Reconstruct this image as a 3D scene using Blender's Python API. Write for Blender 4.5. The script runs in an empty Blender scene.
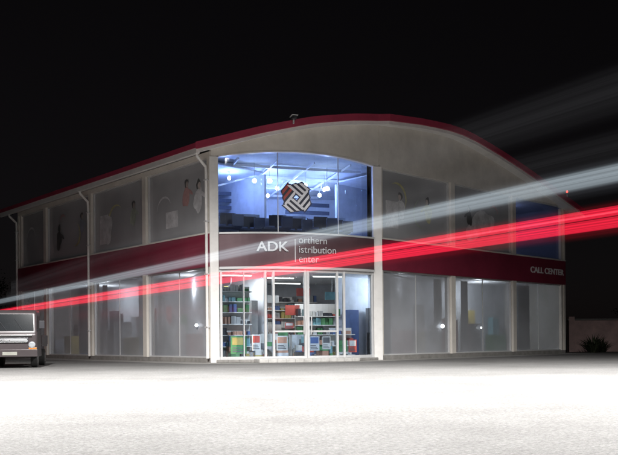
import bpy, bmesh, math, random
from mathutils import Vector, Matrix
random.seed(7)
sc=bpy.context.scene
sc.view_settings.view_transform='Standard'; sc.view_settings.look='None'; sc.view_settings.exposure=0
col=sc.collection

# ---------------- materials ----------------
def newmat(name):
    m=bpy.data.materials.new(name); m.use_nodes=True
    nt=m.node_tree; nt.nodes.clear()
    return m,nt,nt.nodes,nt.links
def pbr(name,c,rough=.6,metal=0,var=.12,scale=3.0,bump=0.0,bscale=60,emit=0,coat=0,dirt=None):
    m,nt,N,L=newmat(name)
    o=N.new('ShaderNodeOutputMaterial'); b=N.new('ShaderNodeBsdfPrincipled')
    L.new(b.outputs[0],o.inputs[0])
    tc=N.new('ShaderNodeTexCoord'); n=N.new('ShaderNodeTexNoise'); n.inputs['Scale'].default_value=scale
    n.inputs['Detail'].default_value=6; n.inputs['Roughness'].default_value=.65
    L.new(tc.outputs['Object'],n.inputs['Vector'])
    r=N.new('ShaderNodeValToRGB'); r.color_ramp.elements[0].position=.3; r.color_ramp.elements[1].position=.7
    lo=[max(0,x*(1-var)) for x in c]; hi=[min(1,x*(1+var)) for x in c]
    if dirt: lo=dirt
    r.color_ramp.elements[0].color=(*lo,1); r.color_ramp.elements[1].color=(*hi,1)
    L.new(n.outputs['Fac'],r.inputs[0]); L.new(r.outputs[0],b.inputs['Base Color'])
    b.inputs['Roughness'].default_value=rough; b.inputs['Metallic'].default_value=metal
    if coat: b.inputs['Coat Weight'].default_value=coat
    if bump:
        n2=N.new('ShaderNodeTexNoise'); n2.inputs['Scale'].default_value=bscale
        L.new(tc.outputs['Object'],n2.inputs['Vector'])
        bp=N.new('ShaderNodeBump'); bp.inputs['Strength'].default_value=bump; bp.inputs['Distance'].default_value=.02
        L.new(n2.outputs['Fac'],bp.inputs['Height']); L.new(bp.outputs[0],b.inputs['Normal'])
    if emit:
        L.new(r.outputs[0],b.inputs['Emission Color']); b.inputs['Emission Strength'].default_value=emit
        m.cycles.emission_sampling='NONE'
    return m
def emis(name,c,s):
    m,nt,N,L=newmat(name); o=N.new('ShaderNodeOutputMaterial'); e=N.new('ShaderNodeEmission')
    e.inputs[0].default_value=(*c,1); e.inputs[1].default_value=s; L.new(e.outputs[0],o.inputs[0])
    m.cycles.emission_sampling='NONE'; return m
def glass(name,tint=(.9,.95,1),refl=.08):
    m,nt,N,L=newmat(name); o=N.new('ShaderNodeOutputMaterial')
    t=N.new('ShaderNodeBsdfTransparent'); t.inputs[0].default_value=(*tint,1)
    g=N.new('ShaderNodeBsdfGlossy'); g.inputs['Roughness'].default_value=.03
    f=N.new('ShaderNodeFresnel'); f.inputs[0].default_value=1.45
    mx=N.new('ShaderNodeMixShader'); L.new(f.outputs[0],mx.inputs[0]); L.new(t.outputs[0],mx.inputs[1]); L.new(g.outputs[0],mx.inputs[2])
    L.new(mx.outputs[0],o.inputs[0]); return m
def film(name,c,trans,sc_=.35,lo=.8):
    # window covered with a printed / frosted film
    m,nt,N,L=newmat(name); o=N.new('ShaderNodeOutputMaterial')
    b=N.new('ShaderNodeBsdfPrincipled'); b.inputs['Roughness'].default_value=.2; b.inputs['Specular IOR Level'].default_value=.6
    tc=N.new('ShaderNodeTexCoord'); n=N.new('ShaderNodeTexNoise'); n.inputs['Scale'].default_value=sc_; n.inputs['Detail'].default_value=3
    L.new(tc.outputs['Object'],n.inputs['Vector'])
    r=N.new('ShaderNodeValToRGB'); r.color_ramp.elements[0].position=.35; r.color_ramp.elements[1].position=.68
    r.color_ramp.elements[0].color=(*[x*lo for x in c],1); r.color_ramp.elements[1].color=(*[x*1.08 for x in c],1)
    L.new(n.outputs['Fac'],r.inputs[0]); L.new(r.outputs[0],b.inputs['Base Color'])
    t=N.new('ShaderNodeBsdfTransparent'); mx=N.new('ShaderNodeMixShader'); mx.inputs[0].default_value=trans
    L.new(b.outputs[0],mx.inputs[1]); L.new(t.outputs[0],mx.inputs[2]); L.new(mx.outputs[0],o.inputs[0]); return m
def trailmat(name,c,s,edge=.25,seed=0.0,lo=.55,far=1.0):
    # light streak: purely additive glow, soft cross-section, fine streaks along it, weaker towards its far end
    m,nt,N,L=newmat(name); o=N.new('ShaderNodeOutputMaterial')
    e=N.new('ShaderNodeEmission'); e.inputs[0].default_value=(*c,1)
    t=N.new('ShaderNodeBsdfTransparent'); ad=N.new('ShaderNodeAddShader')
    uv=N.new('ShaderNodeUVMap'); sp=N.new('ShaderNodeSeparateXYZ'); L.new(uv.outputs[0],sp.inputs[0])
    rp=N.new('ShaderNodeValToRGB'); cr=rp.color_ramp
    cr.elements[0].position=0; cr.elements[0].color=(0,0,0,1); cr.elements[1].position=1; cr.elements[1].color=(0,0,0,1)
    for p in (edge,1-edge):
        q=cr.elements.new(p); q.color=(1,1,1,1)
    cr.interpolation='EASE'
    L.new(sp.outputs[1],rp.inputs[0])
    n=N.new('ShaderNodeTexNoise'); n.noise_dimensions='1D'; n.inputs['Scale'].default_value=9; n.inputs['Detail'].default_value=3
    av=N.new('ShaderNodeMath'); av.operation='ADD'; av.inputs[1].default_value=seed; L.new(sp.outputs[1],av.inputs[0])
    L.new(av.outputs[0],n.inputs['W'])
    mr=N.new('ShaderNodeMapRange'); mr.inputs[1].default_value=.35; mr.inputs[2].default_value=.65; mr.inputs[3].default_value=lo; mr.inputs[4].default_value=1.
    L.new(n.outputs['Fac'],mr.inputs[0])
    fr=N.new('ShaderNodeMapRange'); fr.inputs[1].default_value=0; fr.inputs[2].default_value=.75; fr.inputs[3].default_value=far; fr.inputs[4].default_value=1.
    L.new(sp.outputs[0],fr.inputs[0])
    mu=N.new('ShaderNodeMath'); mu.operation='MULTIPLY'; L.new(rp.outputs[0],mu.inputs[0]); L.new(mr.outputs[0],mu.inputs[1])
    m1=N.new('ShaderNodeMath'); m1.operation='MULTIPLY'; L.new(mu.outputs[0],m1.inputs[0]); L.new(fr.outputs[0],m1.inputs[1])
    m2=N.new('ShaderNodeMath'); m2.operation='MULTIPLY'; L.new(m1.outputs[0],m2.inputs[0]); m2.inputs[1].default_value=s
    L.new(m2.outputs[0],e.inputs[1])
    L.new(t.outputs[0],ad.inputs[0]); L.new(e.outputs[0],ad.inputs[1]); L.new(ad.outputs[0],o.inputs[0])
    m.cycles.emission_sampling='NONE'; return m

M={}
M['cream']=pbr('cream_render',(.68,.64,.58),.7,var=.12,scale=1.2,bump=.15,bscale=90)
M['white']=pbr('white_paint',(.78,.76,.73),.45,var=.08)
M['alu']=pbr('white_aluminium',(.62,.62,.62),.35,.2,var=.05)
M['red']=pbr('red_band_paint',(.22,.024,.05),.45,var=.18,scale=1)
M['redroof']=pbr('red_fascia_metal',(.38,.045,.085),.4,var=.12,scale=2)
M['baysign']=pbr('bay_sign_panel',(.12,.065,.075),.35,.2,var=.12,scale=1)
M['roof']=pbr('roof_sheet',(.18,.17,.17),.5,.3)
M['filmU']=film('frosted_film_upper',(.45,.455,.47),.04)
M['filmG']=film('frosted_film_ground',(.45,.465,.49),.45,.5)
M['filmB']=film('tinted_window_blue',(.07,.1,.2),.3)
M['glass']=glass('clear_glass')
M['int']=pbr('interior_wall',(.6,.62,.66),.8)
M['curtain']=pbr('curtain_cloth',(.55,.56,.58),.9,var=.1)
M['floor']=pbr('interior_floor',(.35,.34,.33),.4)
M['ceil']=pbr('interior_ceiling',(.7,.72,.75),.8)
M['darkint']=pbr('interior_dark',(.06,.07,.1),.6)
M['metal']=pbr('brushed_letter_metal',(.6,.6,.62),.35,.2,var=.08)
M['letw']=pbr('white_letters',(.8,.78,.78),.5,var=.03)
M['dark']=pbr('dark_plastic',(.03,.03,.035),.4)
M['conc']=pbr('concrete',(.24,.23,.215),.85,var=.25,scale=4,bump=.3)
M['step']=pbr('step_tile',(.42,.41,.39),.6,var=.2,scale=5)

# ---------------- mesh helpers ----------------
class MB:
    def __init__(s): s.v=[];s.f=[];s.m=[];s.mats=[]
    def mi(s,mat):
        if mat not in s.mats: s.mats.append(mat)
        return s.mats.index(mat)
    def poly(s,pts,mat):
        b=len(s.v); s.v+= [tuple(p) for p in pts]; s.f.append(list(range(b,b+len(pts)))); s.m.append(s.mi(mat))
    def hexa(s,p,mat):  # p: 8 pts bottom 0-3, top 4-7
        b=len(s.v); s.v+=[tuple(q) for q in p]; k=s.mi(mat)
        for f in ((3,2,1,0),(4,5,6,7),(0,1,5,4),(1,2,6,5),(2,3,7,6),(3,0,4,7)):
            s.f.append([b+i for i in f]); s.m.append(k)
    def box(s,x0,x1,y0,y1,z0,z1,mat,T=None):
        p=[Vector(q) for q in ((x0,y0,z0),(x1,y0,z0),(x1,y1,z0),(x0,y1,z0),(x0,y0,z1),(x1,y0,z1),(x1,y1,z1),(x0,y1,z1))]
        if T: p=[T(q) for q in p]
        s.hexa(p,mat)
    def tube(s,path,r,mat,n=10):
        k=s.mi(mat); rings=[]
        for i,p in enumerate(path):
            p=Vector(p); a=Vector(path[max(0,i-1)]); c=Vector(path[min(len(path)-1,i+1)])
            t=(c-a).normalized(); u=t.cross(Vector((.13,.31,.94))); 
            if u.length<.2: u=t.cross(Vector((1,0,0)))
            u.normalize(); w=t.cross(u); rr=r[i] if isinstance(r,(list,tuple)) else r
            b=len(s.v)
            for j in range(n):
                an=2*math.pi*j/n; s.v.append(tuple(p+u*math.cos(an)*rr+w*math.sin(an)*rr))
            rings.append(b)
        for a,b in zip(rings,rings[1:]):
            for j in range(n):
                s.f.append([a+j,a+(j+1)%n,b+(j+1)%n,b+j]); s.m.append(k)
        s.f.append([rings[0]+j for j in range(n)][::-1]); s.m.append(k)
        s.f.append([rings[-1]+j for j in range(n)]); s.m.append(k)
    def obj(s,name,parent=None,bevel=0,smooth=False):
        me=bpy.data.meshes.new(name); me.from_pydata(s.v,[],s.f)
        for m in s.mats: me.materials.append(m)
        me.polygons.foreach_set('material_index',s.m)
        if smooth: me.polygons.foreach_set('use_smooth',[True]*len(s.f))
        bm=bmesh.new(); bm.from_mesh(me); bmesh.ops.recalc_face_normals(bm,faces=bm.faces); bm.to_mesh(me); bm.free()
        o=bpy.data.objects.new(name,me); col.objects.link(o)
        if parent: o.parent=parent
        if bevel:
            b=o.modifiers.new('b','BEVEL'); b.width=bevel; b.segments=2; b.limit_method='ANGLE'
        return o
def empty(name,loc=(0,0,0),rz=0):
    e=bpy.data.objects.new(name,None); e.location=loc; e.rotation_euler=(0,0,rz); col.objects.link(e); return e

# ---------------- plan ----------------
V2=lambda x,y:Vector((x,y,0))
A=V2(-3.30,26.0); B=V2(2.58,27.8); C=V2(12.26,36.6); E=V2(-14.4,38.0)
Ld=(E-A).normalized(); Rd=(C-B).normalized()
nL=Vector((Ld.y,-Ld.x,0)); nL=-nL if nL.dot(-A)<0 else nL
nR=Vector((Rd.y,-Rd.x,0)); nR=-nR if nR.dot(-B)<0 else nR
Bd=(B-A).normalized(); nB=Vector((Bd.y,-Bd.x,0)); nB=-nB if nB.dot(-A)<0 else nB
LL=(E-A).length; RL=(C-B).length; BL=(B-A).length
D=V2(-0.8,50.4)
BOW=.7
def bay(u,off=0,z=0):
    p=A+(B-A)*u+nB*(BOW*4*u*(1-u)+off); return Vector((p.x,p.y,z))
def TL(q): return A+Ld*q.x+nL*q.y+Vector((0,0,q.z))
def TR(q): return B+Rd*q.x+nR*q.y+Vector((0,0,q.z))
OV=.6
Ap=A+nL*OV
keys=[(-1,7.35),(0,7.38),(.8,7.62),(1.5,7.84),(3,8.24),(4.6,8.54),(6.2,8.78),(8.2,8.98),(10.1,9.06),(11.2,8.96),(12.9,8.66),(14.8,8.25),(16.5,7.84),(19.3,7.1),(23,6.2)]
def zp(p):
    s=(p-Ap).dot(Rd)
    for (a,za),(b,zb) in zip(keys,keys[1:]):
        if s<=b: return za+(zb-za)*(s-a)/(b-a)
    return keys[-1][1]

bld=empty('commercial_building')
SILL=4.40; TOP=7.02; BB=3.28; GH=3.22
def topz(u): return TOP+.2*4*u*(1-u)
w=MB()
def wall(T,L,cols):
    edges=[-.0]+cols+[L]
    w.box(0,L,-.3,.07,BB,SILL,M['red'],T)
    w.box(0,L,-.3,.03,0,.16,M['conc'],T)
    w.box(0,L,-.34,.085,SILL+.002,SILL+.05,M['cream'],T)
    for c in edges:
        a=max(0,c-.13); b=min(L,c+.13)
        if c==0: b=.16
        w.box(a,b,-.3,.05,.16,BB,M['cream'],T); w.box(a,b,-.3,.05,SILL+.05,TOP,M['cream'],T)
colsL=[4.3,8.7,13.2]; colsR=[4.35,8.75]
wall(TL,LL,colsL); wall(TR,RL,colsR)
w.box(0,LL,-.3,.04,TOP,7.2,M['cream'],TL)
def P3(v,z): return Vector((v.x,v.y,z))
def infill(pts,nrm,zs,th=.3,drop=.18):
    for i in range(len(pts)-1):
        p,q,n1,n2=pts[i],pts[i+1],nrm[i],nrm[i+1]
        pi=p-n1*th; qi=q-n2*th
        w.hexa([P3(p,zs[i]),P3(q,zs[i+1]),P3(qi,zs[i+1]),P3(pi,zs[i]),P3(p,zp(p)-drop),P3(q,zp(q)-drop),P3(qi,zp(qi)-drop),P3(pi,zp(pi)-drop)],M['cream'])
NB=24
bp=[bay(i/NB,.03) for i in range(NB+1)]
infill(bp,[nB]*(NB+1),[topz(i/NB) for i in range(NB+1)])
rp=[B+Rd*(RL*i/14)+nR*.04 for i in range(15)]
infill(rp,[nR]*15,[TOP]*15)
for a,b in ((C,D),(D,E)):
    d=(b-a).normalized(); n=Vector((-d.y,d.x,0))
    K=12
    for i in range(K):
        p=a+(b-a)*(i/K); q=a+(b-a)*((i+1)/K)
        w.hexa([P3(p,0),P3(q,0),P3(q+n*.3,0),P3(p+n*.3,0),P3(p,zp(p)-.2),P3(q,zp(q)-.2),P3(q+n*.3,zp(q)-.2),P3(p+n*.3,zp(p)-.2)],M['cream'])
w.obj('walls',bld)
w=MB()
for c in (A,B):
    base=c+nB*.06
    T=lambda q:base+Bd*q.x+nB*q.y+Vector((0,0,q.z))
    if c is A: w.box(-.06,.24,-.3,.05,0,TOP,M['white'],T)
    else: w.box(-.26,.08,-.3,.05,0,TOP,M['white'],T)
w.obj('bay_posts',bld,.015)
w=MB()
def baystrip(u0,u1,d0,d1,z0,z1,mat,n=NB):
    f0=z0 if callable(z0) else (lambda u:z0); f1=z1 if callable(z1) else (lambda u:z1)
    for i in range(n):
        a=u0+(u1-u0)*i/n; b=u0+(u1-u0)*(i+1)/n
        w.hexa([bay(a,d1,f0(a)),bay(b,d1,f0(b)),bay(b,d0,f0(b)),bay(a,d0,f0(a)),bay(a,d1,f1(a)),bay(b,d1,f1(b)),bay(b,d0,f1(b)),bay(a,d0,f1(a))],mat)
u0=.04;u1=.958
baystrip(u0,u1,-.25,.05,BB-.02,SILL-.03,M['baysign'])
baystrip(u0,u1,-.25,.09,SILL-.03,SILL+.03,M['alu'])
baystrip(u0,u1,-.25,.07,BB-.1,BB-.02,M['alu'])
w.obj('bay_sign_panel',bld)
w=MB()
baystrip(u0,u1,-.11,-.1,SILL+.03,topz,M['glass'])
w.obj('bay_glass',bld)
w=MB()
for u in (.36,.72):
    T=lambda q,u=u:bay(u)+Bd*q.x+nB*q.y+Vector((0,0,q.z))
    w.box(-.012,.012,-.14,-.07,SILL+.03,topz(u)-.03,M['alu'],T)
baystrip(u0,u1,-.16,.05,lambda u:topz(u)-.05,lambda u:topz(u)-.002,M['white'])
def upost(u,wd,z0,z1,d0=-.16,d1=-.02,mat=None):
    T=lambda q,u=u:bay(u)+Bd*q.x+nB*q.y+Vector((0,0,q.z))
    w.box(-wd/2,wd/2,d0,d1,z0,z1,mat or M['alu'],T)
for u in (u0+.01,.285,.33,.51,.525,.705,.75,u1-.01): upost(u,.075 if u not in(.51,.525) else .085,.1,BB-.1)
upost(.17,.03,.1,BB-.1)
for a,b in ((u0,.285),(.33,.51),(.525,.705),(.75,u1),(.285,.33),(.705,.75)):
    baystrip(a,b,-.15,-.03,.1,.2,M['alu'],6)
    baystrip(a,b,-.15,-.03,BB-.2,BB-.102,M['alu'],6)
for a,b in ((.33,.51),(.525,.705)): baystrip(a,b,-.145,-.035,1.02,1.08,M['alu'],4)
for u in (.495,.54):
    w.tube([bay(u,.03,.95),bay(u,.06,1.0),bay(u,.06,1.5),bay(u,.03,1.55)],.018,M['alu'])
w.obj('entrance_frames',bld,.006)
w=MB()
baystrip(u0,u1,-.1,-.09,.2,BB-.2,M['glass'])
w.obj('entrance_glass',bld)
w=MB()
baystrip(.22,.80,-.2,.75,.003,.13,M['step'],12)
baystrip(.02,.98,-.25,.1,.003,.10,M['conc'],16)
w.obj('entrance_step',bld,.02)

w=MB(); g=MB()
def windows(T,edges,nm,up,low):
    for k,(a,b) in enumerate(zip(edges,edges[1:])):
        a+=.15;b-=.15
        for z0,z1,mt in ((.16,GH+.06,low[k]),(SILL+.05,TOP,up[k])):
            g.box(a,b,-.13,-.115,z0,z1,mt,T)
            for x in (a,b-.05): w.box(x,x+.05,-.17,-.04,z0,z1,M['alu'],T)
            w.box(a+.05,b-.05,-.168,-.042,z0,z0+.05,M['alu'],T); w.box(a+.05,b-.05,-.168,-.042,z1-.05,z1,M['alu'],T)
            n=nm if z0<1 else 1
            for i in range(1,n):
                x=a+(b-a)*i/n; w.box(x-.01,x+.01,-.14,-.10,z0+.05,z1-.05,M['alu'],T)
U,G,BL_=M['filmU'],M['filmG'],M['filmB']
windows(TL,[0]+colsL+[LL],2,[U,U,U,U],[G,G,G,G])
windows(TR,[0]+colsR+[RL],2,[U,U,BL_],[G,G,G])
w.obj('window_frames',bld,.004); g.obj('window_panes',bld)

# printed pictures on the window film (sun-faded)
def pr(c,k=.5):
    c=[x*(1-k)+.44*k for x in c]
    return pbr('print_%d'%int(c[0]*999+c[1]*99),c,.3,var=.3,scale=3)
pw=pr((.66,.66,.68),.3); py=pr((.55,.5,.1),.45); pk=pr((.03,.03,.03),.2); prd=pr((.45,.1,.08),.5); psk=pr((.5,.38,.32)); pg=pr((.25,.32,.2)); pb=pr((.2,.26,.38))
w=MB()
cnt=[0]
def blob(T,s,z,rs,rz,mat,rot=0,wob=.15,n=28):
    cnt[0]+=1; d=-.112+.0012*(cnt[0]%25)
    ph=random.random()*6; pts=[]
    for i in range(n):
        t=2*math.pi*i/n; r=1+wob*math.sin(3*t+ph)+wob*.5*math.sin(5*t+2*ph)
        x=rs*r*math.cos(t); y=rz*r*math.sin(t)
        pts.append(T(Vector((s+x*math.cos(rot)-y*math.sin(rot),d,z+x*math.sin(rot)+y*math.cos(rot)))))
    w.poly(pts,mat)
def person(T,s,z,sc_,shirt):
    blob(T,s+.1*sc_,z-.75*sc_,.36*sc_,.62*sc_,shirt,.15,.12)
    blob(T,s-.35*sc_,z-.5*sc_,.35*sc_,.1*sc_,shirt,.6,.05)
    blob(T,s+.04*sc_,z+.05*sc_,.2*sc_,.25*sc_,pk,.2,.12)
    blob(T,s-.03*sc_,z-.03*sc_,.13*sc_,.18*sc_,psk,0,.03)
def swirl(T,s,z,r,mat,a0,a1,wd):
    cnt[0]+=1; d=-.112+.0012*(cnt[0]%25); n=20; o=[];i_=[]
    for k in range(n+1):
        t=a0+(a1-a0)*k/n; ww=wd*math.sin(math.pi*(k+.4)/(n+.8)); rr=r*(1-.35*k/n)
        o.append(T(Vector((s+(rr+ww)*math.cos(t),d,z+(rr+ww)*math.sin(t))))); i_.append(T(Vector((s+(rr-ww)*math.cos(t),d,z+(rr-ww)*math.sin(t)))))
    for k in range(n): w.poly([o[k],o[k+1],i_[k+1],i_[k]],mat)
person(TL,.85,6.2,.7,pw); person(TL,1.6,6.35,.6,prd); swirl(TL,3.0,5.6,.6,pw,0,2.6,.04)
w.box(2.2,3.0,-.113,-.108,4.9,5.5,pw,TL)
swirl(TL,6.6,5.7,.8,py,-1,2.2,.05); blob(TL,7.4,5.4,.35,.6,pw); person(TL,5.3,6.1,.6,pg)
w.box(7.4,8.1,-.113,-.108,4.8,6.0,pw,TL)
person(TL,9.7,6.2,.6,pb); swirl(TL,10.4,5.4,.6,py,2,4.8,.06); swirl(TL,11.5,6.2,.35,prd,0,2.6,.05); person(TL,11.9,5.9,.7,pk)
swirl(TL,15,5.8,.6,pw,0,3,.05)
swirl(TR,1.0,6.1,.7,py,-.6,1.9,.05); person(TR,1.3,6.1,.6,pw); person(TR,2.9,6.1,.6,py); swirl(TR,2.7,5.5,.7,pg,2,4.6,.05); w.box(.5,1.2,-.113,-.108,4.9,5.9,pw,TR)
blob(TR,6.4,5.5,1.1,.5,pw,.4); swirl(TR,7.3,6.1,.4,prd,0,2.4,.05); person(TR,5.6,6.1,.5,pk)
w.obj('window_prints',bld)

# roof
edge=[Ap.copy()]
for i in range(1,NB): edge.append(bay(i/NB,.55))
for i in range(17): edge.append(B+nR*OV+Rd*((RL+1.0)*i/16))
end=E+nL*OV+Ld*1.0; tot=(end-Ap).dot(Ld)
def back(p): return p+Ld*(tot-(p-Ap).dot(Ld))
def ring(p,dz,inn=0): return Vector((p.x,p.y,zp(p)+dz))
w=MB(); n=len(edge)
inn=[]
for i,p in enumerate(edge):
    a=edge[max(0,i-1)]; c=edge[min(n-1,i+1)]; d=(c-a).normalized(); nn=Vector((-d.y,d.x,0)); inn.append(nn)
for i in range(n-1):
    p,q=edge[i],edge[i+1]; bpk,bq=back(p),back(q)
    w.poly([ring(p,0),ring(q,0),ring(bq,0),ring(bpk,0)],M['roof'])
    pi,qi=p+inn[i]*.1,q+inn[i+1]*.1
    def H(p,q,pi,qi,za,zb,mat):
        w.hexa([ring(p,za),ring(q,za),Vector((qi.x,qi.y,zp(q)+za)),Vector((pi.x,pi.y,zp(p)+za)),ring(p,zb),ring(q,zb),Vector((qi.x,qi.y,zp(q)+zb)),Vector((pi.x,pi.y,zp(p)+zb))],mat)
    H(p,q,pi,qi,-.19,.045,M['redroof'])
    H(p+inn[i]*.06,q+inn[i+1]*.06,p+inn[i]*.14,q+inn[i+1]*.14,-.31,-.192,M['white'])
    w.poly([ring(p+inn[i]*.1,-.25),ring(q+inn[i+1]*.1,-.25),ring(bq,-.25),ring(bpk,-.25)],M['white'])
for a,b,za,zb,mat in ((0,.1,-.12,.05,M['redroof']),(.02,.16,-.3,-.122,M['white'])):
    T=lambda q:Ap+Ld*q.x-nL*q.y+Vector((0,0,7.35+q.z))
    w.box(0,tot,a,b,za,zb,mat,T)
pe=edge[-1]; T=lambda q:pe+Ld*q.x-Rd*q.y+Vector((0,0,zp(pe)+q.z))
w.box(0,(back(pe)-pe).length,0,.1,-.2,.04,M['redroof'],T)
w.obj('roof',bld)
w=MB()
def pipe(s,T=TL,z=7.1):
    f=lambda a,d,z_:T(Vector((a,d,z_)))
    w.tube([f(s,.5,z),f(s,.48,z-.12),f(s,.3,z-.28),f(s,.14,z-.42),f(s,.12,z-.6),f(s,.12,4),f(s,.12,.15)],.05,M['white'])
    for zz in (1.2,3.0,4.8,6.2): 
        w.box(s-.07,s+.07,.05,.185,zz,zz+.04,M['alu'],T)
for s in (.1,8.7,LL-.05): pipe(s)
w.obj('downpipes',bld,smooth=False)
w=MB()
c0=bay(.42,.62,0); c0.z=zp(bay(.42,.55))-.02
T=lambda q:c0+Bd*q.x-nB*q.y+Vector((0,0,q.z))
w.box(-.08,.08,-.14,.14,.05,.15,M['dark'],T); w.box(-.11,.11,-.2,.14,.155,.172,M['alu'],T); w.box(-.025,.025,-.02,.05,-.08,.05,M['alu'],T)
w.tube([T(Vector((0,-.15,.1))),T(Vector((0,-.18,.1)))],.04,M['dark'])
w.obj('security_camera',bld,.01)
# interiors --------------------------------------------------
w=MB()
RA=A+V2(-.3,.954)*9+Ld*.2; RB=B+V2(.36,.93)*9
def room(z0,z1,wm,fm,cm):
    fr=[bay(u0+(u1-u0)*i/12,-.3) for i in range(13)]
    w.poly([P3(p,z0) for p in fr]+[P3(RB,z0),P3(RA,z0)],fm)
    w.poly([P3(p,z1) for p in fr]+[P3(RB,z1),P3(RA,z1)],cm)
    w.poly([P3(fr[0],z0),P3(RA,z0),P3(RA,z1),P3(fr[0],z1)],wm)
    w.poly([P3(fr[-1],z0),P3(RB,z0),P3(RB,z1),P3(fr[-1],z1)],wm)
    w.poly([P3(RA,z0),P3(RB,z0),P3(RB,z1),P3(RA,z1)],wm)
room(4.1,7.26,M['int'],M['floor'],M['ceil']); room(.08,3.3,M['int'],M['floor'],M['ceil'])
w.obj('rooms',bld)
def TI(q):
    m=A+(B-A)*.5; return m+Bd*q.x-nB*q.y+Vector((0,0,q.z))
w=MB()
for y in (1.6,3.4,5.2,7.0): w.box(-3,3,y,y+.09,7.12,7.22,M['white'],TI)
for x in (-2,-.6,.8,2.2): w.box(x,x+.05,.6,8.5,7.13,7.21,M['white'],TI)
for i in range(6): w.box(-2.65,-.9,4.0,4.05,5.1+i*.28,5.24+i*.28,M['darkint'],TI)
w.box(-2.7,-2.6,3.9,4.1,4.1,7,M['darkint'],TI); w.box(-.95,-.85,3.9,4.1,4.1,7,M['darkint'],TI)
for i in range(5): w.box(1.2,3.2,6.0,6.05,5.2+i*.34,5.36+i*.34,M['darkint'],TI)
w.box(-.4,.9,8.2,8.3,4.1,6.3,M['darkint'],TI)
w.box(-2.2,-.9,7.8,7.9,4.1,5.9,M['darkint'],TI)
for i in range(4): w.box(.6+i*.32,.85+i*.32,7.1,7.12,5.4,6.1,pb,TI)
scr=emis('monitor_screen',(.35,.55,1),.9)
for i,x in enumerate((-2.3,-1.4,-.5,0.4,1.2,2.0)):
    y=.9+(i%2)*.5
    w.box(x-.5,x+.5,y,y+.6,4.78,4.83,M['darkint'],TI)
    w.box(x-.26,x+.26,y+.2,y+.24,4.92,5.30,M['dark'],TI); w.box(x-.04,x+.04,y+.2,y+.24,4.83,4.92,M['dark'],TI)
    w.box(x+.1,x+.5,y-.25,y-.18,4.8,5.2,M['darkint'],TI)
    w.box(x-.5,x+.5,y+.6,y+.63,4.1,5.45 if i%2 else 5.25,pb,TI)
for i,x in enumerate((-1.9,-.9,.1,1.1,1.8)):
    y=2.9+(i%2)*.4
    w.box(x-.28,x+.28,y,y+.04,5.25,5.62,M['dark'],TI); w.box(x-.25,x+.25,y-.006,y-.001,5.28,5.59,scr if i%2 else M['darkint'],TI)
    w.box(x-.04,x+.04,y,y+.04,4.8,5.25,M['dark'],TI); w.box(x-.45,x+.45,y-.1,y+.5,4.76,4.8,M['darkint'],TI)
w.obj('office_furniture',bld,.01)
lampm=emis('lamp_glow_blue',(.7,.85,1),40)
lampw=emis('lamp_glow_white',(1,.93,.82),6)
def addlight(name,kind,loc,power,color,parent,**k):
    l=bpy.data.lights.new(name,kind); l.energy=power; l.color=color
    for a,b in k.items(): setattr(l,a,b)
    o=bpy.data.objects.new(name,l); o.location=loc; col.objects.link(o)
    if parent: o.parent=parent
    return o
w=MB()
for i,(x,y,z) in enumerate(((-2.0,2.2,6.8),(-1.3,4.6,6.86),(-.35,2.6,6.86),(.3,5.5,6.86),(.9,2.0,6.62),(1.2,4.4,6.86),(1.95,2.9,6.7),(-.6,7.2,6.86),(-2.2,6.2,6.8),(2.0,6.8,6.86),(-1.2,1.5,6.6),(1.6,1.5,6.45),(.2,3.6,6.8),(2.3,4.6,6.8))):
    p=TI(Vector((x,y,z))); r=.06+.03*((i*7)%3)/2
    w.tube([p+Vector((0,0,-.07)),p+Vector((0,0,-.03)),p+Vector((0,0,.03)),p+Vector((0,0,.07))],[r*.5,r,r,r*.5],lampm,12)
    w.tube([p+Vector((0,0,.07)),P3(p,7.25)],.01,M['alu'],6)
    if i in (0,2,3,5,6,7): addlight('office_lamp_light','POINT',p+Vector((0,0,-.15)),70,(.26,.4,1),bld,shadow_soft_size=.06)
w.obj('office_lamps',bld)
w=MB()
goods=[pbr('goods_%d'%i,c,.4,var=.2) for i,c in enumerate([(.5,.1,.08),(.6,.6,.58),(.1,.28,.12),(.1,.16,.35),(.5,.4,.14),(.5,.28,.2),(.15,.15,.16),(.6,.62,.65),(.2,.4,.45),(.05,.05,.06),(.4,.4,.4)])]
def shelf(x0,x1,y,z1,dens=1):
    w.box(x0,x1,y+.4,y+.43,.1,z1,M['white'],TI)
    z=.15
    while z<z1-.2:
        w.box(x0,x1,y,y+.4,z,z+.03,M['white'],TI)
        x=x0+.02
        while x<x1-.1:
            ww=random.uniform(.05,.2); hh=random.uniform(.08,.32)
            rep=random.randint(1,3); gm=random.choice(goods)
            for _ in range(rep):
                if x+ww>x1: break
                w.box(x,x+ww*.92,y+random.uniform(.0,.15),y+.35,z+.03,z+.03+hh*random.uniform(.9,1.05),gm,TI); x+=ww
            x+=random.uniform(0,.06)
        z+=random.uniform(.34,.44)
shelf(-2.7,-1.45,1.0,2.7); shelf(-2.6,-.9,3.3,2.7); shelf(-.8,.6,4.2,1.4); shelf(.9,2.7,3.2,2.2); shelf(1.7,2.6,1.3,1.2); shelf(-2.8,3,7.2,2.7)
w.box(-.9,-.1,1.9,2.4,.1,1.0,goods[1],TI); w.box(.2,.75,1.6,2.0,.1,.95,goods[7],TI)
w.box(.5,1.1,3.6,3.63,1.75,2.15,goods[0],TI); w.box(-1.2,-.7,2.6,2.62,1.9,2.2,goods[0],TI)
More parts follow.
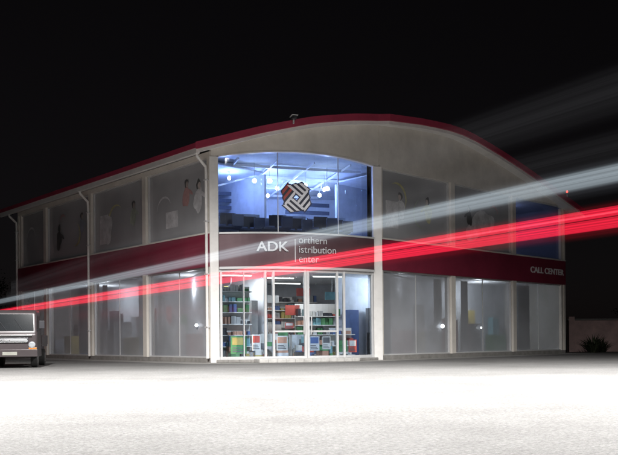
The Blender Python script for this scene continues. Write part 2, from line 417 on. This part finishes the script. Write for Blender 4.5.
# floor displays: stacked cartons, a rack, hanging signs
for i in range(26):
    x=random.uniform(-2.3,2.4); y=random.uniform(.4,2.6); s=random.uniform(.12,.24); z=.1
    for _ in range(random.randint(1,4)):
        h=random.uniform(.12,.26); w.box(x-s,x+s,y-s*.6,y+s*.6,z,z+h,random.choice(goods),TI); z+=h+.004; s*=.93
for x,y,z,c in ((-.2,3.0,2.2,1),(.9,2.4,2.45,0),(-1.9,2.5,2.5,4),(2.0,2.2,2.3,8)):
    w.box(x-.28,x+.28,y,y+.015,z,z+.3,goods[c],TI); w.tube([TI(Vector((x,y+.008,z+.3))),TI(Vector((x,y+.008,3.28)))],.004,M['alu'],5)
def leaflet(x,z,ww,hh,c1,c2):
    u=(x/BL)+.5; T=lambda q:bay(u,-.12)+Bd*q.x+nB*(-q.y)+Vector((0,0,q.z))
    w.box(-ww/2,ww/2,0,.01,z,z+hh,c1,T); w.box(-ww*.4,ww*.4,-.006,-.001,z+hh*.5,z+hh*.92,c2,T)
    for i in range(3): w.box(-ww*.4,ww*(.35-.1*i),-.006,-.001,z+hh*(.1+.11*i),z+hh*(.15+.11*i),goods[6],T)
leaflet(-2.2,.3,.55,.6,goods[2],goods[4]); leaflet(-1.62,.4,.3,.55,goods[1],goods[0]); leaflet(-.75,.4,.4,.5,goods[1],goods[5]); leaflet(.4,.38,.36,.5,goods[7],goods[3]); leaflet(.85,.42,.3,.45,goods[1],goods[6]); leaflet(-.5,1.15,.3,.2,goods[0],goods[1]); leaflet(1.9,.3,.3,.45,goods[0],goods[1])
w.obj('shop_shelves',bld)
w=MB()
for (x,y) in ((-1.7,2.6),(.2,3.4),(1.9,2.4),(-1.2,6),(1.3,6.2)):
    w.box(x-.6,x+.6,y-.03,y+.03,3.19,3.22,lampw,TI); w.box(x-.63,x+.63,y-.07,y+.07,3.222,3.29,M['white'],TI)
for (x,y) in ((-1.5,2.2),(1.0,2.6),(0,5.6)):
    addlight('shop_tube_light','AREA',TI(Vector((x,y,3.14))),46,(1,.96,.9),bld,shape='RECTANGLE',size=1.2,size_y=.15)
w.obj('shop_tube_lamps',bld)
w=MB()
for T,L in ((TL,LL),(TR,RL)):
    w.box(.9,L-.4,-3.2,-3.1,.05,7,M['int'],T)
    w.box(.9,L-.4,-3.05,-.35,3.35,3.45,M['ceil'],T)
    w.box(.9,L-.4,-3.05,-.35,7.05,7.1,M['ceil'],T)
    w.box(.4,L-.4,-3.05,-.35,.01,.05,M['floor'],T)
    x=1
    while x<L-1.5:
        h=random.uniform(.7,1.6); w.box(x,x+random.uniform(.4,1.0),-1.6,-1.1,.05,h,random.choice(goods),T)
        w.box(x+.1,x+.6,-2.9,-2.6,.05,random.uniform(1.6,2.3),random.choice(goods),T); x+=random.uniform(1.2,2.0)
w.obj('back_rooms',bld)
w=MB()
def curtain(T,s0,s1):
    n=int((s1-s0)/.05); pr_=None
    for i in range(n+1):
        s=s0+(s1-s0)*i/n; d=-.42+.05*math.sin(s*22+math.sin(s*5)*1.5)
        p=(T(Vector((s,d,.25))),T(Vector((s,d,3.15))))
        if pr_: w.poly([pr_[0],p[0],p[1],pr_[1]],M['curtain'])
        pr_=p
curtain(TL,.5,1.1); curtain(TL,3.5,4.1); curtain(TL,5.0,5.6); curtain(TL,8.0,8.5); curtain(TL,9.6,10.8); curtain(TR,.4,.9); curtain(TR,3.7,4.2); curtain(TR,5.4,5.9); curtain(TR,9.2,10.6)
w.obj('curtains',bld,smooth=True)
for T,ss in ((TL,(4,11)),(TR,(3.2,8.8))):
    for s in ss: addlight('back_room_lamp_light','POINT',T(Vector((s,-1.9,2.8))),125,(.85,.92,1),bld,shadow_soft_size=.15)
addlight('back_room_lamp_light','POINT',TR(Vector((10.8,-1.6,6.6))),40,(.3,.42,1),bld,shadow_soft_size=.1)
w=MB()
def glint(T,s,d,z,r,mat):
    p=T(Vector((s,d,z)))
    w.tube([p+Vector((0,0,-r)),p+Vector((0,0,-r*.7)),p,p+Vector((0,0,r*.7)),p+Vector((0,0,r))],[r*.2,r*.75,r,r*.75,r*.2],mat,12)
bw=emis('pane_glint_glow',(.85,.92,1),4)
glint(TR,3.7,-.02,1.25,.08,bw); glint(TR,6.3,-.02,1.2,.04,bw); glint(TL,.95,-.02,1.3,.06,bw)  # glowing globes stand in for lights reflected in the panes
w.obj('pane_glints',bld)
w=MB(); rl=emis('red_beacon',(1,.05,.03),3); p=edge[-3]; pz=zp(p)
w.tube([P3(p,pz),P3(p,pz+.22)],.02,M['alu']); w.tube([P3(p,pz+.2),P3(p,pz+.24),P3(p,pz+.3)],[.03,.045,.02],rl); w.obj('beacon',bld)

def text(body,size,loc,xdir,n,mat,parent,ext=.015,al='LEFT',bold=0,sx=1,ls=.85):
    c=bpy.data.curves.new('t','FONT'); c.body=body; c.size=size; c.extrude=ext; c.align_x=al; c.offset=bold; c.space_line=ls
    c.materials.append(mat); o=bpy.data.objects.new('lettering',c); col.objects.link(o)
    x=xdir.normalized(); z=n.normalized(); y=Vector((0,0,1)); R=Matrix((x,y,z)).transposed().to_4x4()
    o.matrix_world=Matrix.Translation(loc)@R@Matrix.Diagonal((sx,1,1,1)); o.parent=parent; return o
def tang(u): return (bay(u+.02)-bay(u-.02)).normalized()
def nor(u): t=tang(u); return Vector((t.y,-t.x,0))
text('ADK',.46,bay(.235,.11,3.78),tang(.34),nor(.34),M['metal'],bld,.02,bold=.008,sx=1.12)
text('orthern\nistribution\nenter',.34,bay(.465,.10,4.06),tang(.58),nor(.58),M['metal'],bld,.008,sx=1.0,ls=.95,bold=.001)
w=MB(); T=lambda q:bay(.448)+tang(.45)*q.x+nor(.45)*q.y+Vector((0,0,q.z))
w.box(-.012,.012,.055,.08,3.42,4.2,M['metal'],T); w.obj('sign_divider',bld)
text('CALL CENTER',.38,TR(Vector((12.85,.09,3.72))),Rd,nR,M['letw'],bld,.012,'RIGHT',bold=.006,sx=1.2)
w=MB(); lw=pbr('logo_white',(.8,.8,.85),.4,emit=.1); ln=pbr('logo_navy',(.01,.013,.04),.4); lr=pbr('logo_red',(.42,.05,.04),.4,emit=.06)
lc=bay(.462,-.06,5.64); tx=tang(.455); nz=nor(.455); SC=1.12
for k in range(4):
    a=k*math.pi/2
    for j in range(3):
        y0=.09+j*.145; xa=-.46+j*.12; x1=.07+j*.02
        c4=[(xa,y0),(x1,y0),(x1+.06,y0+.085),(xa+.08,y0+.085)]
        ang=a+math.pi/4+.1
        for dd,mt,gr in ((-.012,ln,.032),(0.0,(lr if (k==0 and j>0) else lw),-.004)):
            pts=[]
            cx=sum(q[0] for q in c4)/4; cy=sum(q[1] for q in c4)/4
            for (x,y) in c4:
                x+=gr*(1 if x>cx else -1); y+=gr*(1 if y>cy else -1)
                X=(x*math.cos(ang)-y*math.sin(ang))*SC; Y=(x*math.sin(ang)+y*math.cos(ang))*SC
                pts.append(lc+tx*X+Vector((0,0,Y))+nz*(.03+dd+.002*k+.0004*j))
            w.poly(pts,mt)
w.obj('logo',bld)

# ---------------- ground ----------------
m,nt,N,L=newmat('ground_gravel')
o=N.new('ShaderNodeOutputMaterial'); b=N.new('ShaderNodeBsdfPrincipled'); L.new(b.outputs[0],o.inputs[0]); b.inputs['Roughness'].default_value=.95
b.inputs['Specular IOR Level'].default_value=.25
tc=N.new('ShaderNodeTexCoord')
n1=N.new('ShaderNodeTexNoise'); n1.inputs['Scale'].default_value=.3; n1.inputs['Detail'].default_value=10; n1.inputs['Roughness'].default_value=.75
n2=N.new('ShaderNodeTexNoise'); n2.inputs['Scale'].default_value=24; n2.inputs['Detail'].default_value=9; n2.inputs['Roughness'].default_value=.85
n3=N.new('ShaderNodeTexVoronoi'); n3.inputs['Scale'].default_value=48
for x in (n1,n2,n3): L.new(tc.outputs['Object'],x.inputs['Vector'])
r1=N.new('ShaderNodeValToRGB'); r1.color_ramp.elements[0].position=.32; r1.color_ramp.elements[1].position=.6
r1.color_ramp.elements[0].color=(.112,.109,.106,1); r1.color_ramp.elements[1].color=(.168,.165,.161,1)
r2=N.new('ShaderNodeValToRGB'); r2.color_ramp.elements[0].position=.38; r2.color_ramp.elements[1].position=.62
r2.color_ramp.elements[0].color=(.5,.5,.5,1); r2.color_ramp.elements[1].color=(1.2,1.2,1.2,1)
L.new(n1.outputs['Fac'],r1.inputs[0]); L.new(n2.outputs['Fac'],r2.inputs[0])
mm=N.new('ShaderNodeMixRGB'); mm.blend_type='MULTIPLY'; mm.inputs[0].default_value=1; L.new(r1.outputs[0],mm.inputs[1]); L.new(r2.outputs[0],mm.inputs[2])
L.new(mm.outputs[0],b.inputs['Base Color'])
bu=N.new('ShaderNodeBump'); bu.inputs['Strength'].default_value=.6; bu.inputs['Distance'].default_value=.025
ad=N.new('ShaderNodeMath'); ad.operation='ADD'; L.new(n2.outputs['Fac'],ad.inputs[0]); L.new(n3.outputs['Distance'],ad.inputs[1]); L.new(ad.outputs[0],bu.inputs['Height']); L.new(bu.outputs[0],b.inputs['Normal'])
w=MB(); w.poly([(-400,-60,0),(400,-60,0),(400,600,0),(-400,600,0)],m); w.obj('ground')
w=MB()
ap=[TL(Vector((LL+1,1.0,0))),A+nL*1.0-Ld*.2+nB*.4]+[bay(i/8,1.3) for i in range(0,9)]+[TR(Vector((0.3,1.1,0))),TR(Vector((RL+1,1.1,0))),TR(Vector((RL+1,-1,0))),TL(Vector((LL+1,-1,0)))]
w.poly([P3(p,.004) for p in ap],M['conc']); w.obj('pavement')

# ---------------- light trails (long exposure of passing vehicle lamps) ----------------
def trail(name,items):
    mb=MB()
    for (p0,p1,h,mat) in items:
        p0=Vector(p0);p1=Vector(p1); up=Vector((0,0,h/2)); mb.poly([p0-up,p1-up,p1+up,p0+up],mat)
    me=bpy.data.meshes.new(name); me.from_pydata(mb.v,[],mb.f)
    for mt in mb.mats: me.materials.append(mt)
    me.polygons.foreach_set('material_index',mb.m)
    uv=me.uv_layers.new(name='UVMap')
    for p in me.polygons:
        for k,li in enumerate(p.loop_indices): uv.data[li].uv=[(0,0),(1,0),(1,1),(0,1)][k]
    ob=bpy.data.objects.new(name,me); col.objects.link(ob); return ob
tw=trailmat('trail_white',(.68,.8,.88),.4,.3,lo=.6,far=.55); tw2=trailmat('trail_white_faint',(.7,.75,.85),.05,.4,3,far=.4)
tr1=trailmat('trail_red',(1,.02,.06),.85,.12,1,lo=.55,far=.9); tr2=trailmat('trail_red_soft',(1,.02,.05),.13,.35,2); trp=trailmat('trail_red_core',(1,.14,.2),.6,.4,5)
def path(off,z,dz=0):
    d=Vector((3.3+13.5,8.1-33.0,0)).normalized(); nrm=Vector((-d.y,d.x,0))
    a=Vector((-13.5,33,0))-d*2.6+nrm*off; c=Vector((3.3,8.1,0))+d*5+nrm*off
    return (a.x,a.y,z-dz),(c.x,c.y,z+dz)
trail('headlight_trail',[(*path(0,2.5),.25,tw),(*path(.05,2.5),.45,tw2)])
trail('tail_light_trail',[(*path(.3,2.155),.12,tr1),(*path(.31,2.03),.14,tr1),(*path(.33,2.08),.44,tr2),(*path(.29,2.14),.03,trp)])
trail('headlight_trail',[(*path(1.2,3.6,.3),.8,trailmat('trail_faint_a',(.7,.7,.75),.02,.45)),(*path(1.0,3.0,.1),.5,trailmat('trail_faint_b',(.7,.7,.75),.016,.45))])

# ---------------- truck ----------------
tp=pbr('truck_paint',(.06,.05,.052),.3,.2,var=.06,coat=.5); tg=pbr('truck_glass',(.012,.014,.016),.1); tch=pbr('truck_chrome',(.3,.3,.3),.25,.9); tyre=pbr('tyre',(.02,.02,.02),.85)
tl=pbr('truck_headlamp',(.4,.42,.44),.1,.3); tpl=pbr('truck_plate',(.25,.25,.22),.5); tor=pbr('truck_indicator',(.4,.16,.04),.3)
trk=empty('small_truck',(-8.72,22.3,0),math.radians(14))
w=MB()
prof=[(0.02,.32),(-.02,.5),(0,.98),(.04,1.04),(.20,1.62),(.32,1.71),(1.28,1.73),(1.36,1.64),(1.4,.32)]
xs=[(-.74,.05),(-.70,.0),(.70,.0),(.74,.05)]
S=[]
for x,ins in xs:
    pts=[]
    for y,z in prof:
        k=max(0,(z-1.0)/.7); xx=x*(1-.05*k); pts.append((xx,y+(ins if y<.7 else -ins),z-(ins if z>1.5 else 0)))
    S.append(pts)
k=w.mi(tp); nP=len(prof)
for s in S: w.v+=s
for i in range(3):
    for j in range(nP):
        a=i*nP+j; b2=i*nP+(j+1)%nP; w.f.append([a,b2,b2+nP,a+nP]); w.m.append(k)
w.f.append(list(range(nP))); w.m.append(k); w.f.append([3*nP+j for j in range(nP)][::-1]); w.m.append(k)
w.obj('cab',trk,.03)
w=MB()
def ws(x,t,off=.014):
    y=.055+(.19-.055)*t; z=1.09+(1.585-1.09)*t; nx=Vector((0,-.964,.266)); 
    return Vector((x*(1-.05*(z-1)/.7),y,z))+nx*off
w.poly([ws(-.65,0),ws(.65,0),ws(.64,1),ws(-.64,1)],tg)
for sx in (-1,1):
    X=lambda z:sx*(.746*(1-.05*max(0,(z-1.)/.7))+.003)
    w.poly([(X(1.05),.15,1.05),(X(1.05),1.15,1.05),(X(1.55),1.12,1.55),(X(1.55),.3,1.55)],tg)
w.obj('cab_glass',trk)
w=MB()
w.box(-.50,.50,-.045,-.015,.74,.90,M['dark'])
for i in range(4): w.box(-.48,.48,-.06,-.045,.755+i*.037,.767+i*.037,tch)
w.box(-.76,.76,-.13,.0,.34,.54,tp); w.box(-.2,.2,-.145,-.131,.38,.48,tpl)
w.box(-.6,.6,-.05,-.02,.93,.965,tch)
for sx in (-1,1):
    w.tube([(sx*.6,-.01,.68),(sx*.6,-.05,.68),(sx*.6,-.065,.68)],[.10,.095,.06],tl,16)
    w.box(sx*.62-.11,sx*.62+.11,-.04,-.012,.55,.60,tor)
    w.tube([(sx*.70,.1,1.1),(sx*.86,.0,1.14),(sx*.88,-.01,1.3)],.012,M['dark'])
    w.box(sx*.88-.07,sx*.88+.07,-.03,.01,1.16,1.38,M['dark'])
    w.tube([ws(sx*.1+.25*(sx>0),0,.03),ws(sx*.1-.3*(sx<0)+.0,.75,.03)],.008,M['dark'],6)
w.obj('front_trim',trk,.01)
w=MB()
w.box(-.74,.74,1.46,3.3,.62,.68,tp)
for sx in (-1,1): w.box(sx*.74-.015,sx*.74+.015,1.46,3.3,.68,.98,tp)
w.box(-.72,.72,3.28,3.31,.68,.98,tp); w.box(-.72,.72,1.45,1.48,.68,1.2,tp)
w.box(-.35,.35,.2,3.2,.36,.5,M['dark'])
w.obj('cargo_bed',trk,.01)
w=MB()
for y in (.45,2.7):
    for sx in (-1,1):
        w.tube([(sx*.53,y,.27),(sx*.55,y,.27),(sx*.70,y,.27),(sx*.72,y,.27)],[.23,.27,.27,.23],tyre,24)
        w.tube([(sx*.715,y,.27),(sx*.73,y,.27)],[.16,.13],tch,16)
w.obj('wheels',trk)

# ---------------- boundary wall, plant, trees ----------------
w=MB(); bw_=pbr('boundary_wall_paint',(.6,.42,.39),.85,var=.25,scale=1.5,bump=.3)
w.box(13.6,30,40,40.2,0,1.65,bw_); w.box(13.55,30,39.96,40.24,1.652,1.74,M['conc'])
for i in range(6): w.box(13.6+i*3,13.9+i*3,39.93,40.27,0,1.85,bw_)
w.obj('boundary_wall',None,.015)
w=MB(); w.box(-40,-15.5,41,41.2,0,2.0,bw_); w.box(-40,-15.5,40.96,41.24,2.002,2.08,M['conc']); w.obj('boundary_wall',None,.015)
leafd=pbr('leaf_dark',(.03,.042,.02),.7,var=.4,scale=4); leafl=pbr('leaf_light',(.05,.065,.03),.7,var=.3,scale=4); bark=pbr('bark',(.06,.05,.04),.9,bump=.4)
def tree_mesh(seed,H=7):
    R=random.Random(seed); w=MB()
    w.tube([(0,0,0),(.1,0,H*.2),(0,.1,H*.4),(.15,0,H*.62)],[.28,.22,.17,.08],bark,8)
    cl=[]
    for i in range(7):
        a=R.random()*6.28; r=R.uniform(1,2.4); z=H*R.uniform(.5,.92)
        e=Vector((r*math.cos(a),r*math.sin(a),z)); s=Vector((0,0,H*R.uniform(.28,.45)))
        w.tube([s,(s+e)/2+Vector((0,0,-.2)),e],[.1,.06,.02],bark,6); cl.append(e)
        for _ in range(3): cl.append(e+Vector((R.gauss(0,.8),R.gauss(0,.8),R.gauss(.1,.5))))
    for c in cl:
        rr=R.uniform(.5,.95); mt=leafd if R.random()<.6 else leafl
        for _ in range(170):
            p=c+Vector((R.gauss(0,1),R.gauss(0,1),R.gauss(0,.7)))*rr*.6
            a=Vector((R.gauss(0,1),R.gauss(0,1),R.gauss(0,1))).normalized(); b=a.cross(Vector((R.random(),R.random(),R.random()+.1))).normalized(); l=R.uniform(.08,.16)
            w.poly([p,p+a*l+b*l*.4,p+a*l*2,p+a*l-b*l*.4],mt)
    return w
spots=[(-38,72,1.2,1),(-31,74,1.0,2),(34,76,1.0,2),(41,74,1.1,1)]
meshes={}
for (x,y,s,sd) in spots:
    if sd not in meshes:
        o=tree_mesh(sd).obj('tree'); meshes[sd]=o.data
    else:
        o=bpy.data.objects.new('tree',meshes[sd]); col.objects.link(o)
    o.location=(x,y,0); o.scale=(s,s,s); o.rotation_euler=(0,0,x)
w=MB(); R=random.Random(3)
for i in range(150):
    a=R.random()*6.28; el=R.uniform(.5,1.5); l=R.uniform(.5,1.15); d=Vector((math.cos(a)*math.cos(el),math.sin(a)*math.cos(el),math.sin(el))); s=Vector((math.cos(a),math.sin(a),0))*R.uniform(0,.25)
    side=Vector((-math.sin(a),math.cos(a),0))*.035; mid=s+d*l*.6; e=s+d*l+Vector((math.cos(a),math.sin(a),0))*.15-Vector((0,0,.12))
    w.poly([s-side*.5,s+side*.5,mid+side,mid-side],leafl if i%3 else leafd); w.poly([mid-side,mid+side,e],leafl if i%3 else leafd)
pl=w.obj('garden_plant'); pl.location=(14.1,37.9,0)
pl2=bpy.data.objects.new('garden_plant',pl.data); col.objects.link(pl2); pl2.location=(14.8,38.6,0); pl2.rotation_euler=(0,0,2); pl2.scale=(.7,.7,.8)

# ---------------- unseen lamp posts added outside frame to brighten the ground ----------------
lampe=emis('fill_lamp_lens',(1,.97,.92),20); pole=pbr('galvanised_pole',(.3,.3,.31),.5,.6)
for x,s in ((-9.5,1),(9.5,-1)):
    sl=empty('fill_lamp',(x,11.5,0))
    w=MB(); w.tube([(0,0,0),(0,0,5),(0,0,9.2),(s*.4,0,10),(s*1.2,0,10.4),(s*3,0,10.6)],[.12,.09,.07,.06,.05,.04],pole,12); w.tube([(0,0,0),(0,0,.3)],.18,pole)
    w.box(s*3.35-.45,s*3.35+.45,-.16,.16,10.5,10.66,pole); w.box(s*3.35-.35,s*3.35+.35,-.12,.12,10.47,10.499,lampe); w.obj('pole_and_head',sl)
    o=addlight('ground_fill_light','SPOT',(s*3.35,0,10.4),38000,(1,.985,.97),sl,spot_size=math.radians(155),spot_blend=.8,shadow_soft_size=.25)  # added spot, floods the foreground and reaches the facade

# ---------------- world, moon ----------------
wd=bpy.data.worlds.new('World'); sc.world=wd; wd.use_nodes=True; nt=wd.node_tree; N=nt.nodes; L=nt.links
bg=N['Background']; sk=N.new('ShaderNodeTexSky'); sk.sky_type='NISHITA'; sk.sun_disc=False; sk.sun_elevation=math.radians(12); sk.sun_rotation=math.radians(160)
hs=N.new('ShaderNodeHueSaturation'); hs.inputs['Saturation'].default_value=.25; L.new(sk.outputs[0],hs.inputs['Color'])
mx=N.new('ShaderNodeMixRGB'); mx.blend_type='MULTIPLY'; mx.inputs[0].default_value=1; mx.inputs[2].default_value=(1,.82,.9,1); L.new(hs.outputs[0],mx.inputs[1]); L.new(mx.outputs[0],bg.inputs[0])
bg.inputs[1].default_value=.0008
o=addlight('moon','SUN',(0,0,30),.03,(.8,.88,1),None,angle=math.radians(.5)); o.rotation_euler=(math.radians(60),0,math.radians(20))

# ---------------- camera ----------------
cam=bpy.data.cameras.new('camera'); co=bpy.data.objects.new('camera',cam); col.objects.link(co)
cam.sensor_width=36; cam.lens=44.5; cam.shift_y=.182; cam.clip_end=2000
co.matrix_world=Matrix.Translation((0,0,.75))@Matrix.Rotation(math.radians(90),4,'X')@Matrix.Rotation(math.radians(-.5),4,'Z')
sc.camera=co
